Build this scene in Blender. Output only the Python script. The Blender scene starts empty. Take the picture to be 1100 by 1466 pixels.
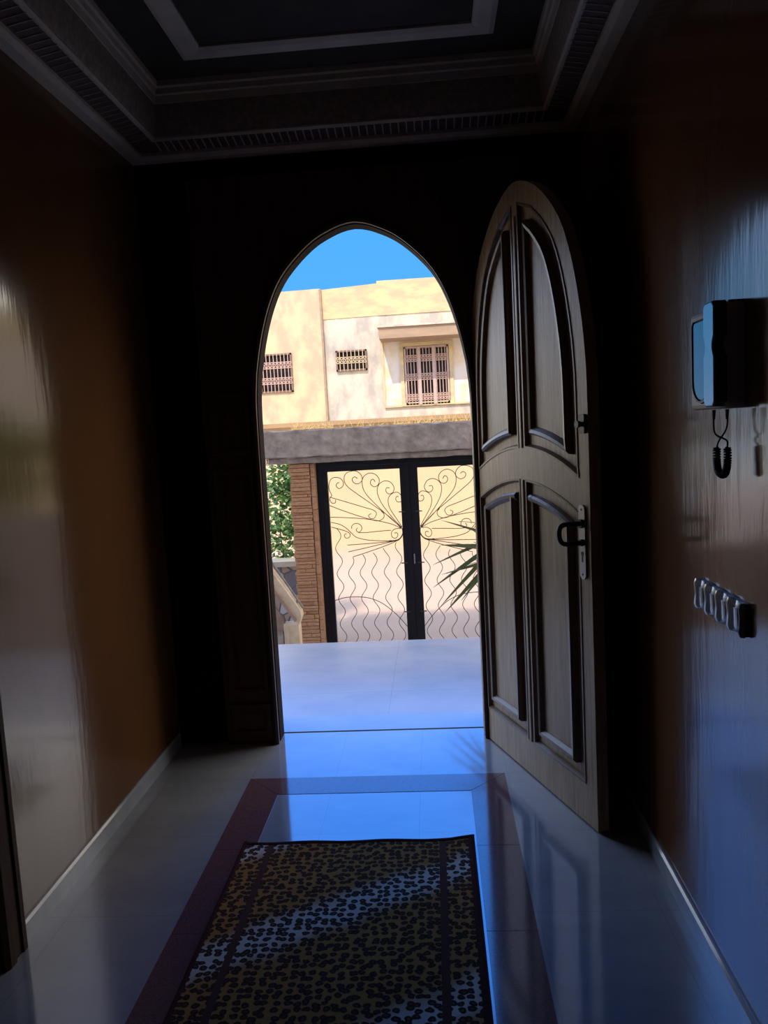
import bpy, bmesh, math, random
from mathutils import Vector, Matrix
from mathutils.geometry import tessellate_polygon

random.seed(7)
scn = bpy.context.scene
COL = scn.collection
PI = math.pi

# ------------------------------------------------------------------ helpers
class MB:
    """collects shapes (world coordinates) that become ONE mesh object"""
    def __init__(s): s.v = []; s.f = []
    def add(s, verts, faces):
        n = len(s.v); s.v += [tuple(p) for p in verts]; s.f += [tuple(i + n for i in f) for f in faces]
    def box(s, x0, x1, y0, y1, z0, z1, bev=0.0):
        if bev <= 0:
            s.add([(x0,y0,z0),(x1,y0,z0),(x1,y1,z0),(x0,y1,z0),(x0,y0,z1),(x1,y0,z1),(x1,y1,z1),(x0,y1,z1)],
                  [(0,3,2,1),(4,5,6,7),(0,1,5,4),(1,2,6,5),(2,3,7,6),(3,0,4,7)])
        else:
            bm = bmesh.new(); bmesh.ops.create_cube(bm, size=1)
            for v in bm.verts:
                v.co = Vector(((x0+x1)/2+v.co.x*(x1-x0), (y0+y1)/2+v.co.y*(y1-y0), (z0+z1)/2+v.co.z*(z1-z0)))
            bmesh.ops.bevel(bm, geom=bm.edges[:], offset=bev, segments=2, affect='EDGES', profile=0.7)
            s.frombm(bm)
    def frombm(s, bm):
        bm.verts.index_update()
        s.add([v.co[:] for v in bm.verts], [[v.index for v in f.verts] for f in bm.faces]); bm.free()
    def prism(s, loops, O, U, V, N, d0, d1):
        O, U, V, N = map(Vector, (O, U, V, N))
        L = [[Vector((a, b, 0)) for a, b in lp] for lp in loops]
        flat = [p for lp in L for p in lp]; n = len(flat)
        tri = tessellate_polygon(L)
        W = [O + U*p.x + V*p.y for p in flat]
        vs = [w + N*d0 for w in W] + [w + N*d1 for w in W]
        fs = [tuple(t) for t in tri] + [tuple(i+n for i in reversed(t)) for t in tri]
        k = 0
        for lp in L:
            m = len(lp)
            for i in range(m):
                a, b = k+i, k+(i+1) % m
                fs.append((a, b, b+n, a+n))
            k += m
        s.add(vs, fs)
    def rings(s, rings, close_ring=True, cap=False, closed_path=False):
        m = len(rings[0]); vs = [p for r in rings for p in r]; fs = []
        nr = len(rings)
        for i in range(nr if closed_path else nr-1):
            j = (i+1) % nr
            for k in range(m if close_ring else m-1):
                q = (k+1) % m
                fs.append((i*m+k, i*m+q, j*m+q, j*m+k))
        if cap: fs.append(tuple(reversed(range(m)))); fs.append(tuple((nr-1)*m+k for k in range(m)))
        s.add(vs, fs)
    def tube(s, pts, r, seg=6, cap=True):
        pts = [Vector(p) for p in pts]; rings = []
        t0 = (pts[1]-pts[0]).normalized()
        ref = Vector((0,0,1)) if abs(t0.z) < .9 else Vector((1,0,0))
        a = t0.cross(ref).normalized()
        for i, p in enumerate(pts):
            t = (pts[min(i+1, len(pts)-1)] - pts[max(i-1, 0)])
            t = t.normalized() if t.length > 1e-9 else t0
            a = (a - t*a.dot(t)); a = a.normalized() if a.length > 1e-6 else t.orthogonal().normalized()
            b = t.cross(a)
            rr = r(i/(len(pts)-1)) if callable(r) else r
            rings.append([p + (a*math.cos(2*PI*k/seg) + b*math.sin(2*PI*k/seg))*rr for k in range(seg)])
        s.rings(rings, cap=cap)
    def grid(s, nu, nv, fn):
        vs = [fn(i/nu, j/nv) for j in range(nv+1) for i in range(nu+1)]
        fs = [(j*(nu+1)+i, j*(nu+1)+i+1, (j+1)*(nu+1)+i+1, (j+1)*(nu+1)+i) for j in range(nv) for i in range(nu)]
        s.add(vs, fs)

WL = {}
def origin_of(o): return WL[o.name]
def obj(name, mb, mat, parent=None, loc=None, smooth=False, recalc=True):
    L = Vector(origin_of(parent)) if parent else Vector(loc or (0,0,0))
    me = bpy.data.meshes.new(name)
    me.from_pydata([tuple(Vector(p)-L) for p in mb.v], [], mb.f)
    if recalc:
        bm = bmesh.new(); bm.from_mesh(me); bmesh.ops.recalc_face_normals(bm, faces=bm.faces[:]); bm.to_mesh(me); bm.free()
    me.materials.append(mat)
    if smooth:
        for p in me.polygons: p.use_smooth = True
        try: me.set_sharp_from_angle(angle=math.radians(40))
        except Exception: pass
    o = bpy.data.objects.new(name, me); COL.objects.link(o)
    if parent: o.parent = parent
    else: o.location = L
    WL[o.name] = L
    return o
def tag(o, label=None, cat=None, group=None, kind=None):
    if label: o['label'] = label
    if cat: o['category'] = cat
    if group: o['group'] = group
    if kind: o['kind'] = kind
    return o
def thing(name, label, cat, loc, group=None, kind=None):
    o = bpy.data.objects.new(name, None); COL.objects.link(o); o.location = loc; o.empty_display_size = .05
    WL[o.name] = Vector(loc)
    return tag(o, label, cat, group, kind)

def smooth_path(pts, n=6):
    P = [Vector((p[0], p[1], 0)) for p in pts]; out = []
    for i in range(len(P)-1):
        p0 = P[max(i-1, 0)]; p1 = P[i]; p2 = P[i+1]; p3 = P[min(i+2, len(P)-1)]
        for k in range(n):
            t = k/n
            q = .5*((2*p1) + (p2-p0)*t + (2*p0-5*p1+4*p2-p3)*t*t + (3*p1-p0-3*p2+p3)*t**3)
            out.append((q.x, q.y))
    out.append((P[-1].x, P[-1].y)); return out
def area2(lp): return sum(lp[i][0]*lp[(i+1) % len(lp)][1]-lp[(i+1) % len(lp)][0]*lp[i][1] for i in range(len(lp)))
def inset(lp, w):
    n = len(lp); sgn = 1 if area2(lp) > 0 else -1; out = []
    for i in range(n):
        p = Vector(lp[i]); a = (p-Vector(lp[i-1])).normalized(); b = (Vector(lp[(i+1) % n])-p).normalized()
        na = Vector((-a.y, a.x))*sgn; nb = Vector((-b.y, b.x))*sgn
        m = na+nb; m = m.normalized() if m.length > 1e-6 else na
        c = max(m.dot(na), .42)
        q = p + m*(w/c); out.append((q.x, q.y))
    return out

# ------------------------------------------------------------------ materials
def mat(name, col, rough=.5, col2=None, scale=6, stretch=(1,1,1), detail=6, mixlo=.35, mixhi=.65, bump=0, bscale=40, bstretch=(1,1,1),
        ior=1.5, metal=0, coat=0, coat_r=.1, spec_tint=None, rvar=0):
    m = bpy.data.materials.new(name); m.use_nodes = True
    nt = m.node_tree; nd = nt.nodes; ln = nt.links
    b = nd['Principled BSDF']
    b.inputs['Base Color'].default_value = (*col, 1); b.inputs['Roughness'].default_value = rough
    b.inputs['IOR'].default_value = ior; b.inputs['Metallic'].default_value = metal
    b.inputs['Coat Weight'].default_value = coat; b.inputs['Coat Roughness'].default_value = coat_r
    tc = nd.new('ShaderNodeTexCoord')
    def noise(sc, st, det=6, r=.6):
        mp = nd.new('ShaderNodeMapping'); mp.inputs['Scale'].default_value = st
        ln.new(tc.outputs['Object'], mp.inputs['Vector'])
        n = nd.new('ShaderNodeTexNoise'); n.inputs['Scale'].default_value = sc; n.inputs['Detail'].default_value = det
        n.inputs['Roughness'].default_value = r
        ln.new(mp.outputs['Vector'], n.inputs['Vector']); return n
    m['_'] = 0
    if col2:
        n = noise(scale, stretch, detail)
        r = nd.new('ShaderNodeValToRGB'); r.color_ramp.elements[0].position = mixlo; r.color_ramp.elements[1].position = mixhi
        r.color_ramp.elements[0].color = (*col, 1); r.color_ramp.elements[1].color = (*col2, 1)
        ln.new(n.outputs['Fac'], r.inputs['Fac']); ln.new(r.outputs['Color'], b.inputs['Base Color'])
        if rvar:
            mr = nd.new('ShaderNodeMapRange'); mr.inputs['To Min'].default_value = rough-rvar; mr.inputs['To Max'].default_value = rough+rvar
            ln.new(n.outputs['Fac'], mr.inputs['Value']); ln.new(mr.outputs['Result'], b.inputs['Roughness'])
    if bump:
        n2 = noise(bscale, bstretch, 4)
        bp = nd.new('ShaderNodeBump'); bp.inputs['Strength'].default_value = bump; bp.inputs['Distance'].default_value = .01
        ln.new(n2.outputs['Fac'], bp.inputs['Height']); ln.new(bp.outputs['Normal'], b.inputs['Normal'])
        if coat: ln.new(bp.outputs['Normal'], b.inputs['Coat Normal'])
    return m

def mk_floor(name, col, col2, rough, ior, tiles=None, seam=(.25,.25,.26)):
    m = mat(name, col, rough, col2, scale=3.0, stretch=(1,1.6,1), detail=9, mixlo=.3, mixhi=.7, ior=ior)
    if tiles:
        nt = m.node_tree; nd = nt.nodes; ln = nt.links; b = nd['Principled BSDF']
        tc = nd['Texture Coordinate'] if 'Texture Coordinate' in nd else nd.new('ShaderNodeTexCoord')
        sp = nd.new('ShaderNodeSeparateXYZ'); ln.new(tc.outputs['Object'], sp.inputs[0])
        def line(out, off, per, w):
            a = nd.new('ShaderNodeMath'); a.operation = 'ADD'; a.inputs[1].default_value = -off; ln.new(sp.outputs[out], a.inputs[0])
            w_ = nd.new('ShaderNodeMath'); w_.operation = 'PINGPONG'; w_.inputs[1].default_value = per/2; ln.new(a.outputs[0], w_.inputs[0])
            c = nd.new('ShaderNodeMath'); c.operation = 'LESS_THAN'; c.inputs[1].default_value = w; ln.new(w_.outputs[0], c.inputs[0]); return c
        l1 = line(0, *tiles[0]); l2 = line(1, *tiles[1])
        mx = nd.new('ShaderNodeMath'); mx.operation = 'MAXIMUM'; ln.new(l1.outputs[0], mx.inputs[0]); ln.new(l2.outputs[0], mx.inputs[1])
        mix = nd.new('ShaderNodeMix'); mix.data_type = 'RGBA'; mix.inputs['B'].default_value = (*seam, 1)
        src = b.inputs['Base Color'].links[0].from_socket
        ln.new(mx.outputs[0], mix.inputs['Factor']); ln.new(src, mix.inputs['A']); ln.new(mix.outputs['Result'], b.inputs['Base Color'])
    return m

M = {}
M['stucco'] = mat('polished_stucco', (.19,.078,.030), .13, (.135,.06,.026), scale=1.6, stretch=(1,1,.5), bump=.06, bscale=9, bstretch=(1,2.4,.4), ior=1.58, rvar=.04)
M['marble'] = mk_floor('pale_marble_tiles', (.40,.40,.42), (.30,.31,.34), .085, 2.35, ((-.49,.374,.0008), (3.205,.48,.0008)))
M['sill'] = mk_floor('sill_marble', (.36,.37,.4), (.30,.31,.35), .12, 2.2)
M['porch'] = mk_floor('porch_marble', (.40,.40,.42), (.32,.33,.36), .2, 1.9, ((-.3,.9,.0015), (5.2,.9,.0015)), (.27,.27,.29))
M['granite'] = mat('red_granite', (.25,.115,.11), .10, (.13,.065,.065), scale=260, detail=3, ior=1.75)
M['skirting'] = mat('skirting_marble', (.42,.43,.46), .15, (.33,.34,.38), scale=7, ior=1.6)
M['oak'] = mat('oak_wood', (.56,.38,.20), .4, (.34,.215,.105), scale=5, stretch=(14,14,.8), detail=8, bump=.12, bscale=30, bstretch=(4,4,.2))
M['oak_mid'] = mat('oak_moulding_wood', (.24,.145,.08), .35, (.16,.092,.05), scale=5, stretch=(12,12,.8), detail=6)
M['oak_dark'] = mat('oak_casing', (.10,.06,.03), .5, (.05,.03,.018), scale=5, stretch=(12,12,.8), detail=6, ior=1.2)
M['surround'] = mat('dark_walnut', (.13,.07,.042), .55, (.075,.04,.025), scale=4, stretch=(12,12,.8), ior=1.15)
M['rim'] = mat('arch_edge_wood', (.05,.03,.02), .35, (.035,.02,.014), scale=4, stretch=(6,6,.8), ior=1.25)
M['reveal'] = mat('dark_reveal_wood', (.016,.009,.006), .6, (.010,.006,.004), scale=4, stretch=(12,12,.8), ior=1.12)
M['plaster_lite'] = mat('cornice_plaster', (.80,.70,.58), .7, (.68,.59,.49), scale=9)
M['plaster_dark'] = mat('cornice_dark_paint', (.12,.075,.075), .6, (.17,.11,.10), scale=60)
M['cove'] = mat('cornice_cove_paint', (.50,.40,.33), .6, (.30,.24,.20), scale=45, bump=.4, bscale=60)
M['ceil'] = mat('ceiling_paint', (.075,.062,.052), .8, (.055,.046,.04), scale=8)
M['black_metal'] = mat('black_painted_steel', (.006,.005,.007), .4, (.009,.008,.01), scale=20, ior=1.3)
M['iron'] = mat('wrought_iron', (.035,.025,.02), .5, (.05,.035,.028), scale=30)
M['steel'] = mat('brushed_steel', (.42,.42,.44), .28, (.36,.36,.38), scale=90, stretch=(1,1,.05), metal=1)
M['dark_metal'] = mat('dark_metal', (.045,.043,.05), .3, (.03,.03,.035), scale=40, metal=.8)
M['concrete'] = mat('weathered_concrete', (.42,.34,.27), .9, (.19,.15,.12), scale=8, detail=12, mixlo=.3, mixhi=.7, bump=.8, bscale=35)
M['brick'] = mat('ledgestone', (.52,.27,.13), .85, (.34,.17,.085), scale=22, stretch=(1,1,2.5), bump=.6, bscale=60)
M['mortar'] = mat('mortar', (.22,.13,.08), .9, (.16,.09,.06), scale=30)
M['balus'] = mat('ochre_plaster', (.66,.50,.33), .85, (.52,.38,.24), scale=9, bump=.3)
M['balus_in'] = mat('brown_plaster', (.34,.22,.15), .85, (.26,.17,.12), scale=9)
M['rail'] = mat('galvanised_rail', (.30,.28,.27), .4, (.2,.19,.18), scale=30, metal=.5)
M['grass'] = mat('dry_grass', (.62,.43,.18), .8, (.5,.33,.13), scale=10)
M['ground'] = mat('paving', (.55,.50,.46), .8, (.45,.41,.38), scale=3)
M['street'] = mat('street_concrete', (.50,.37,.28), .9, (.44,.33,.26), scale=1.5)
M['housewall'] = mat('house_plaster', (.55,.47,.38), .85, (.48,.41,.33), scale=3)
M['innerwall'] = mat('dim_room_plaster', (.22,.15,.10), .7, (.18,.12,.08), scale=3)
M['b_pink'] = mat('facade_pink_tan', (.63,.43,.235), .9, (.48,.33,.20), scale=2.6, stretch=(1,1,.7), detail=10, mixlo=.42, mixhi=.60)
M['b_grey'] = mat('facade_grey_render', (.60,.49,.34), .9, (.38,.32,.25), scale=2.8, stretch=(1,1,.6), detail=12, mixlo=.40, mixhi=.60)
M['b_yel'] = mat('facade_yellow_render', (.60,.44,.21), .9, (.42,.33,.19), scale=1.8, stretch=(1,1,2.5), detail=10, mixlo=.40, mixhi=.60)
M['b_white'] = mat('facade_lime_white', (.62,.54,.43), .9, (.60,.45,.26), scale=2.4, detail=9, mixlo=.46, mixhi=.60)
M['b_canopy'] = mat('canopy_render', (.36,.24,.14), .9, (.28,.19,.12), scale=3, stretch=(.5,1,3))
M['b_ledge'] = mat('ledge_brown', (.36,.22,.10), .9, (.30,.19,.09), scale=3)
M['b_ground'] = mat('ground_floor_cream', (.60,.455,.27), .9, (.52,.40,.24), scale=2)
M['void'] = mat('dark_window_glass', (.028,.016,.015), .25, (.02,.012,.012), scale=3)
M['grille'] = mat('pink_painted_grille', (.48,.30,.21), .6, (.42,.26,.19), scale=12)
M['grille_yel'] = mat('ochre_painted_grille', (.55,.40,.22), .6, (.45,.33,.18), scale=12)
M['w_frame'] = mat('brown_window_frame', (.20,.12,.07), .6, (.15,.09,.055), scale=12)
M['w_white'] = mat('pale_window_frame', (.46,.32,.25), .6, (.40,.28,.22), scale=12)
M['plastic_cream'] = mat('cream_plastic', (.80,.68,.54), .4, (.78,.66,.52), scale=9, ior=1.35)
M['plastic_gloss'] = mat('pearl_grey_gloss_plastic', (.42,.43,.45), .05, (.40,.41,.43), scale=9, ior=3.0)
M['plastic_side'] = mat('grey_brown_plastic', (.13,.11,.09), .35, (.11,.09,.075), scale=9)
M['screen'] = mat('dark_glass', (.02,.02,.024), .03, (.018,.018,.022), scale=9, ior=1.8)
M['rubber'] = mat('black_rubber', (.016,.013,.012), .45, (.022,.018,.016), scale=30)
M['switch'] = mat('silver_switch_plastic', (.34,.35,.39), .16, (.30,.31,.35), scale=9, ior=2.2)
M['switch_side'] = mat('brown_switch_base', (.06,.045,.035), .4, (.05,.04,.03), scale=9)
M['trunk'] = mat('yucca_trunk', (.20,.14,.09), .9, (.12,.085,.06), scale=14, stretch=(1,1,3), bump=.5)
M['pot'] = mat('terracotta', (.45,.20,.11), .8, (.38,.17,.10), scale=10)
M['rug_edge'] = mat('rug_binding', (.11,.035,.028), .95, (.07,.024,.02), scale=120, bump=.3, bscale=300, ior=1.1)

def island_mat(name, cols, rough=.5, trans=.25):
    m = bpy.data.materials.new(name); m.use_nodes = True; nt = m.node_tree; nd = nt.nodes; ln = nt.links
    b = nd['Principled BSDF']; g = nd.new('ShaderNodeNewGeometry'); r = nd.new('ShaderNodeValToRGB')
    r.color_ramp.elements[0].color = (*cols[0], 1); r.color_ramp.elements[1].color = (*cols[-1], 1)
    for i, c in enumerate(cols[1:-1]):
        e = r.color_ramp.elements.new((i+1)/(len(cols)-1)); e.color = (*c, 1)
    ln.new(g.outputs['Random Per Island'], r.inputs['Fac']); ln.new(r.outputs['Color'], b.inputs['Base Color'])
    b.inputs['Roughness'].default_value = rough
    t = nd.new('ShaderNodeBsdfTranslucent'); ln.new(r.outputs['Color'], t.inputs['Color'])
    mx = nd.new('ShaderNodeMixShader'); mx.inputs[0].default_value = trans
    ln.new(b.outputs[0], mx.inputs[1]); ln.new(t.outputs[0], mx.inputs[2]); ln.new(mx.outputs[0], nd['Material Output'].inputs['Surface'])
    return m
M['leaf'] = island_mat('shrub_leaves', [(.03,.09,.02), (.07,.17,.035), (.16,.26,.06), (.05,.13,.05)], .4)
M['hedge'] = island_mat('hedge_leaves', [(.05,.11,.02), (.13,.2,.04), (.25,.28,.08)], .5)
M['yucca'] = island_mat('yucca_blades', [(.16,.20,.06), (.10,.15,.06), (.22,.24,.08)], .35, .15)

def mk_flagstone():
    m = bpy.data.materials.new('flagstone_cladding'); m.use_nodes = True; nt = m.node_tree; nd = nt.nodes; ln = nt.links
    b = nd['Principled BSDF']; b.inputs['Roughness'].default_value = .85
    tc = nd.new('ShaderNodeTexCoord')
    v = nd.new('ShaderNodeTexVoronoi'); v.inputs['Scale'].default_value = 5.2; ln.new(tc.outputs['Object'], v.inputs['Vector'])
    e = nd.new('ShaderNodeTexVoronoi'); e.feature = 'DISTANCE_TO_EDGE'; e.inputs['Scale'].default_value = 5.2; ln.new(tc.outputs['Object'], e.inputs['Vector'])
    s = nd.new('ShaderNodeSeparateColor'); ln.new(v.outputs['Color'], s.inputs[0])
    r = nd.new('ShaderNodeValToRGB'); r.color_ramp.interpolation = 'CONSTANT'
    cs = [(.20,.17,.17), (.45,.33,.24), (.50,.48,.47), (.28,.24,.22), (.40,.30,.22)]
    r.color_ramp.elements[0].color = (*cs[0], 1); r.color_ramp.elements[1].position = .8; r.color_ramp.elements[1].color = (*cs[4], 1)
    for i in (1, 2, 3):
        el = r.color_ramp.elements.new(i*.2); el.color = (*cs[i], 1)
    ln.new(s.outputs[0], r.inputs['Fac'])
    lt = nd.new('ShaderNodeMath'); lt.operation = 'LESS_THAN'; lt.inputs[1].default_value = .035; ln.new(e.outputs['Distance'], lt.inputs[0])
    mx = nd.new('ShaderNodeMix'); mx.data_type = 'RGBA'; mx.inputs['B'].default_value = (.13,.115,.105,1)
    ln.new(lt.outputs[0], mx.inputs['Factor']); ln.new(r.outputs['Color'], mx.inputs['A']); ln.new(mx.outputs['Result'], b.inputs['Base Color'])
    return m
M['flag'] = mk_flagstone()

def mk_glass():
    m = bpy.data.materials.new('textured_gate_glass'); m.use_nodes = True; nt = m.node_tree; nd = nt.nodes; ln = nt.links
    nd.remove(nd['Principled BSDF']); g = nd.new('ShaderNodeBsdfGlass'); g.inputs['Roughness'].default_value = .09; g.inputs['IOR'].default_value = 1.33
    g.inputs['Color'].default_value = (1, .97, .93, 1)
    tc = nd.new('ShaderNodeTexCoord'); n = nd.new('ShaderNodeTexNoise'); n.inputs['Scale'].default_value = 55; n.inputs['Detail'].default_value = 3
    ln.new(tc.outputs['Object'], n.inputs['Vector'])
    bp = nd.new('ShaderNodeBump'); bp.inputs['Strength'].default_value = .18; bp.inputs['Distance'].default_value = .01
    ln.new(n.outputs['Fac'], bp.inputs['Height']); ln.new(bp.outputs['Normal'], g.inputs['Normal'])
    ln.new(g.outputs[0], nd['Material Output'].inputs['Surface']); return m
M['gate_glass'] = mk_glass()

def mk_leopard():
    m = bpy.data.materials.new('leopard_pile'); m.use_nodes = True; nt = m.node_tree; nd = nt.nodes; ln = nt.links
    b = nd['Principled BSDF']; b.inputs['Roughness'].default_value = .95; b.inputs['Specular IOR Level'].default_value = .1
    tc = nd.new('ShaderNodeTexCoord'); O = tc.outputs['Object']
    def math_(op, a, c=None):
        n = nd.new('ShaderNodeMath'); n.operation = op
        for i, x in enumerate((a, c)):
            if x is None: continue
            if isinstance(x, (int, float)): n.inputs[i].default_value = x
            else: ln.new(x, n.inputs[i])
        return n.outputs[0]
    def ramp(f, lo, hi):
        r = nd.new('ShaderNodeMapRange'); r.interpolation_type = 'SMOOTHSTEP'; r.inputs['From Min'].default_value = lo; r.inputs['From Max'].default_value = hi
        ln.new(f, r.inputs['Value']); return r.outputs[0]
    def mix(f, a, c):
        n = nd.new('ShaderNodeMix'); n.data_type = 'RGBA'; ln.new(f, n.inputs['Factor'])
        for k, x in (('A', a), ('B', c)):
            if isinstance(x, tuple): n.inputs[k].default_value = (*x, 1)
            else: ln.new(x, n.inputs[k])
        return n.outputs['Result']
    # wobbled coordinates for irregular spots
    nz = nd.new('ShaderNodeTexNoise'); nz.inputs['Scale'].default_value = 38; nz.inputs['Detail'].default_value = 2; ln.new(O, nz.inputs['Vector'])
    off = nd.new('ShaderNodeVectorMath'); off.operation = 'MULTIPLY_ADD'; off.inputs[1].default_value = (.016,.016,0)
    ln.new(nz.outputs['Color'], off.inputs[0]); ln.new(O, off.inputs[2])
    mp = nd.new('ShaderNodeMapping'); mp.inputs['Scale'].default_value = (1, 1.15, 0); ln.new(off.outputs[0], mp.inputs['Vector'])
    v = nd.new('ShaderNodeTexVoronoi'); v.voronoi_dimensions = '2D'; v.inputs['Scale'].default_value = 37; v.inputs['Randomness'].default_value = .62; ln.new(mp.outputs[0], v.inputs['Vector'])
    d = v.outputs['Distance']
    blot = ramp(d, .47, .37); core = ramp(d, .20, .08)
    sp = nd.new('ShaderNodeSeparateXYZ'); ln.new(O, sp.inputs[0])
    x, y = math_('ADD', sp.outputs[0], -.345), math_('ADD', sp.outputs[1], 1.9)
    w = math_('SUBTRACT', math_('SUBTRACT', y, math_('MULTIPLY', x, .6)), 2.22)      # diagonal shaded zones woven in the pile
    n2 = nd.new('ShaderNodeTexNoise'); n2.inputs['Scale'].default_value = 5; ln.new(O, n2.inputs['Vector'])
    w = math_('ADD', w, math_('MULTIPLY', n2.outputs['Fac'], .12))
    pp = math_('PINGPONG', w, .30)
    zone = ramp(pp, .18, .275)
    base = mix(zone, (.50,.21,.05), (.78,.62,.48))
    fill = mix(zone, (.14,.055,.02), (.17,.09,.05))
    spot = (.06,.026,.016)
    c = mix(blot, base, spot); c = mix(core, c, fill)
    # two plain stripes along the length
    def stripe(c, x0, wd):
        f = math_('LESS_THAN', math_('ABSOLUTE', math_('SUBTRACT', x, x0)), wd)
        return mix(f, c, (.12,.045,.03))
    c = stripe(c, -.655, .011); c = stripe(c, -.03, .012)
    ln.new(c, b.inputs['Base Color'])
    bp = nd.new('ShaderNodeBump'); bp.inputs['Strength'].default_value = .5; bp.inputs['Distance'].default_value = .004
    n3 = nd.new('ShaderNodeTexNoise'); n3.inputs['Scale'].default_value = 350; ln.new(O, n3.inputs['Vector']); ln.new(n3.outputs['Fac'], bp.inputs['Height'])
    ln.new(bp.outputs[0], b.inputs['Normal'])
    return m
M['leopard'] = mk_leopard()

X, Y, Z = (1,0,0), (0,1,0), (0,0,1)
XL, XR, YB, YF = -1.315, .70, -2.6, 3.62
CX = -.3125                      # axis of the arched doorway
ARCH = [(1.45,.503),(1.65,.500),(1.75,.492),(1.82,.483),(1.965,.452),(2.10,.408),(2.21,.352),(2.30,.275),(2.375,.185),(2.42,.095),(2.437,.04),(2.442,0)]
def arch_curve():
    a = smooth_path([(w, z) for z, w in ARCH], 5)
    return [(max(p[0], 0), p[1]) for p in a]
AC = arch_curve()
def arch_loop(cx, zb=0.0, grow=0.0):
    r = [(cx+.503, zb)] + [(cx+w, z) for w, z in AC[:-1]] + [(cx, AC[-1][1])] + [(cx-w, z) for w, z in reversed(AC[:-1])] + [(cx-.503, zb)]
    if grow:
        q = inset(r, -grow); q[0] = (q[0][0], zb); q[-1] = (q[-1][0], zb); return q
    return r

# ------------------------------------------------------------------ the room
fl = MB(); fl.box(XL-.25, XR+.25, YB-.25, 3.715, -.12, 0)
tag(obj('floor', fl, M['marble']), 'pale marble tile floor of the entrance hall, mirroring the sky by the doorway', kind='structure')

# red granite border laid in the floor
bd = MB()
x0, x1, y1, y0, bw, t = -.868, .246, 3.203, .4, .152, .0015
bd.prism([[(x0,y1),(x1,y1),(x1-bw,y1-bw),(x0+bw,y1-bw)]], (0,0,0), X, Y, Z, 0, t)
def strip(xa, xb, mitre_in):
    ys = [y1, 2.626, 2.153, 1.68, 1.2, .72, y0]
    for i in range(len(ys)-1):
        a, b = ys[i], ys[i+1]+.0022
        if i == 0:
            pa = [(xa, a-.003), (xb, a-bw-.003)]
            bd.prism([[pa[0], pa[1], (xb, b), (xa, b)]], (0,0,0), X, Y, Z, 0, t)
        else:
            bd.prism([[(xa,a),(xb,a),(xb,b),(xa,b)]], (0,0,0), X, Y, Z, 0, t)
strip(x0, x0+bw, 1); strip(x1, x1-bw, 1)
tag(obj('trim_1', bd, M['granite']), 'dark red granite border band laid in the marble floor around the rug', kind='structure')

# left wall with a doorway, right wall, rear wall, far wall
wl = MB(); door_l = [(1.12,0.0),(1.99,0.0),(1.99,2.08),(1.12,2.08)]
wl.prism([[(YB,0),(1.12,0),(1.12,2.08),(1.99,2.08),(1.99,0),(3.72,0),(3.72,3.10),(YB,3.10)]], (XL,0,0), Y, Z, X, -.18, 0)
tag(obj('wall_left', wl, M['stucco']), 'left hall wall in polished brown stucco', kind='structure')
wr = MB(); wr.box(XR, XR+.18, YB, 3.72, 0, 3.10)
tag(obj('wall_right', wr, M['stucco']), 'right hall wall in polished brown stucco with intercom and switches', kind='structure')
wb = MB(); wb.box(XL-.18, XR+.18, YB-.18, YB, 0, 3.10)
tag(obj('wall_back', wb, M['innerwall']), 'rear end wall of the hall', kind='structure')
wf = MB()
big = arch_loop(CX, -.0, .085)
wf.prism([[(-8,-1.2)] + [(8,-1.2),(8,7.9),(-8,7.9)], [(big[0][0],.0)] + big[1:-1] + [(big[-1][0],.0)]], (0,3.93,0), X, Z, Y, -.21, 0)
tag(obj('wall_front', wf, M['housewall']), 'front house wall with the pointed arch doorway', kind='structure')

cl = MB(); cl.box(XL-.2, XR+.2, YB-.2, 3.72, 3.04, 3.14)
tag(obj('ceiling', cl, M['ceil']), 'dark recessed hall ceiling', kind='structure')
# cornice
def ring_rect(pairs):
    return [[(XL+o, YB+o, z), (XR-o, YB+o, z), (XR-o, YF-o, z), (XL+o, YF-o, z)] for o, z in pairs]
def cornice(pairs):
    m = MB(); R = ring_rect(pairs)
    m.rings(R, closed_path=True); return m
def cornice_obj(name, pairs, matr, parent):
    return obj(name, cornice(pairs), matr, parent)
cor = thing('trim_2', 'moulded plaster cornice running round the top of the hall walls', None, (XL, YF, 2.77), kind='structure')
cornice_obj('fillet', [(0,2.772),(.045,2.772),(.063,2.786),(.063,2.80),(0,2.80)], M['plaster_lite'], cor)
cornice_obj('dentil_band', [(0,2.80),(.066,2.80),(.150,2.815),(.150,2.83),(0,2.83)], M['plaster_dark'], cor)
fins = MB()
n = 50
for i in range(n):
    xx = XL+.16+(XR-XL-.32)*i/(n-1)
    fins.prism([[(YF-.150,2.8165),(YF-.07,2.8015),(YF-.07,2.797),(YF-.150,2.811)]], (xx,0,0), Y, Z, X, -.003, .003)
for i in range(150):
    yy = YB+.2+(YF-YB-.4)*i/149
    for sx, xw in ((1, XL), (-1, XR)):
        fins.prism([[(sx*.150,2.8165),(sx*.07,2.8015),(sx*.07,2.797),(sx*.150,2.811)]], (xw,yy,0), X, Z, Y, -.0012, .0012)
obj('dentil', fins, M['plaster_lite'], cor)
cornice_obj('bead', [(.140,2.815),(.158,2.812),(.166,2.82),(.160,2.832),(.140,2.832)], M['plaster_lite'], cor)
cv = [(.160+.022*math.sin(a)**1.3, 2.955-.127*math.cos(a)) for a in [i*PI/2/8 for i in range(9)]]
cornice_obj('cove', [(.10,2.828)] + cv + [(.10,2.955)], M['cove'], cor)
cornice_obj('crown_moulding', [(.12,2.955),(.186,2.955),(.190,2.985),(.197,2.990),(.199,3.012),(.208,3.018),(.210,3.05),(.12,3.05)], M['plaster_lite'], cor)
fr = MB(); o1, o2 = .385, .475
fr.rings(ring_rect([(o1,3.042),(o1,3.028),(o1+.02,3.02),(o2-.02,3.02),(o2,3.03),(o2,3.042)]), closed_path=True)
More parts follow.
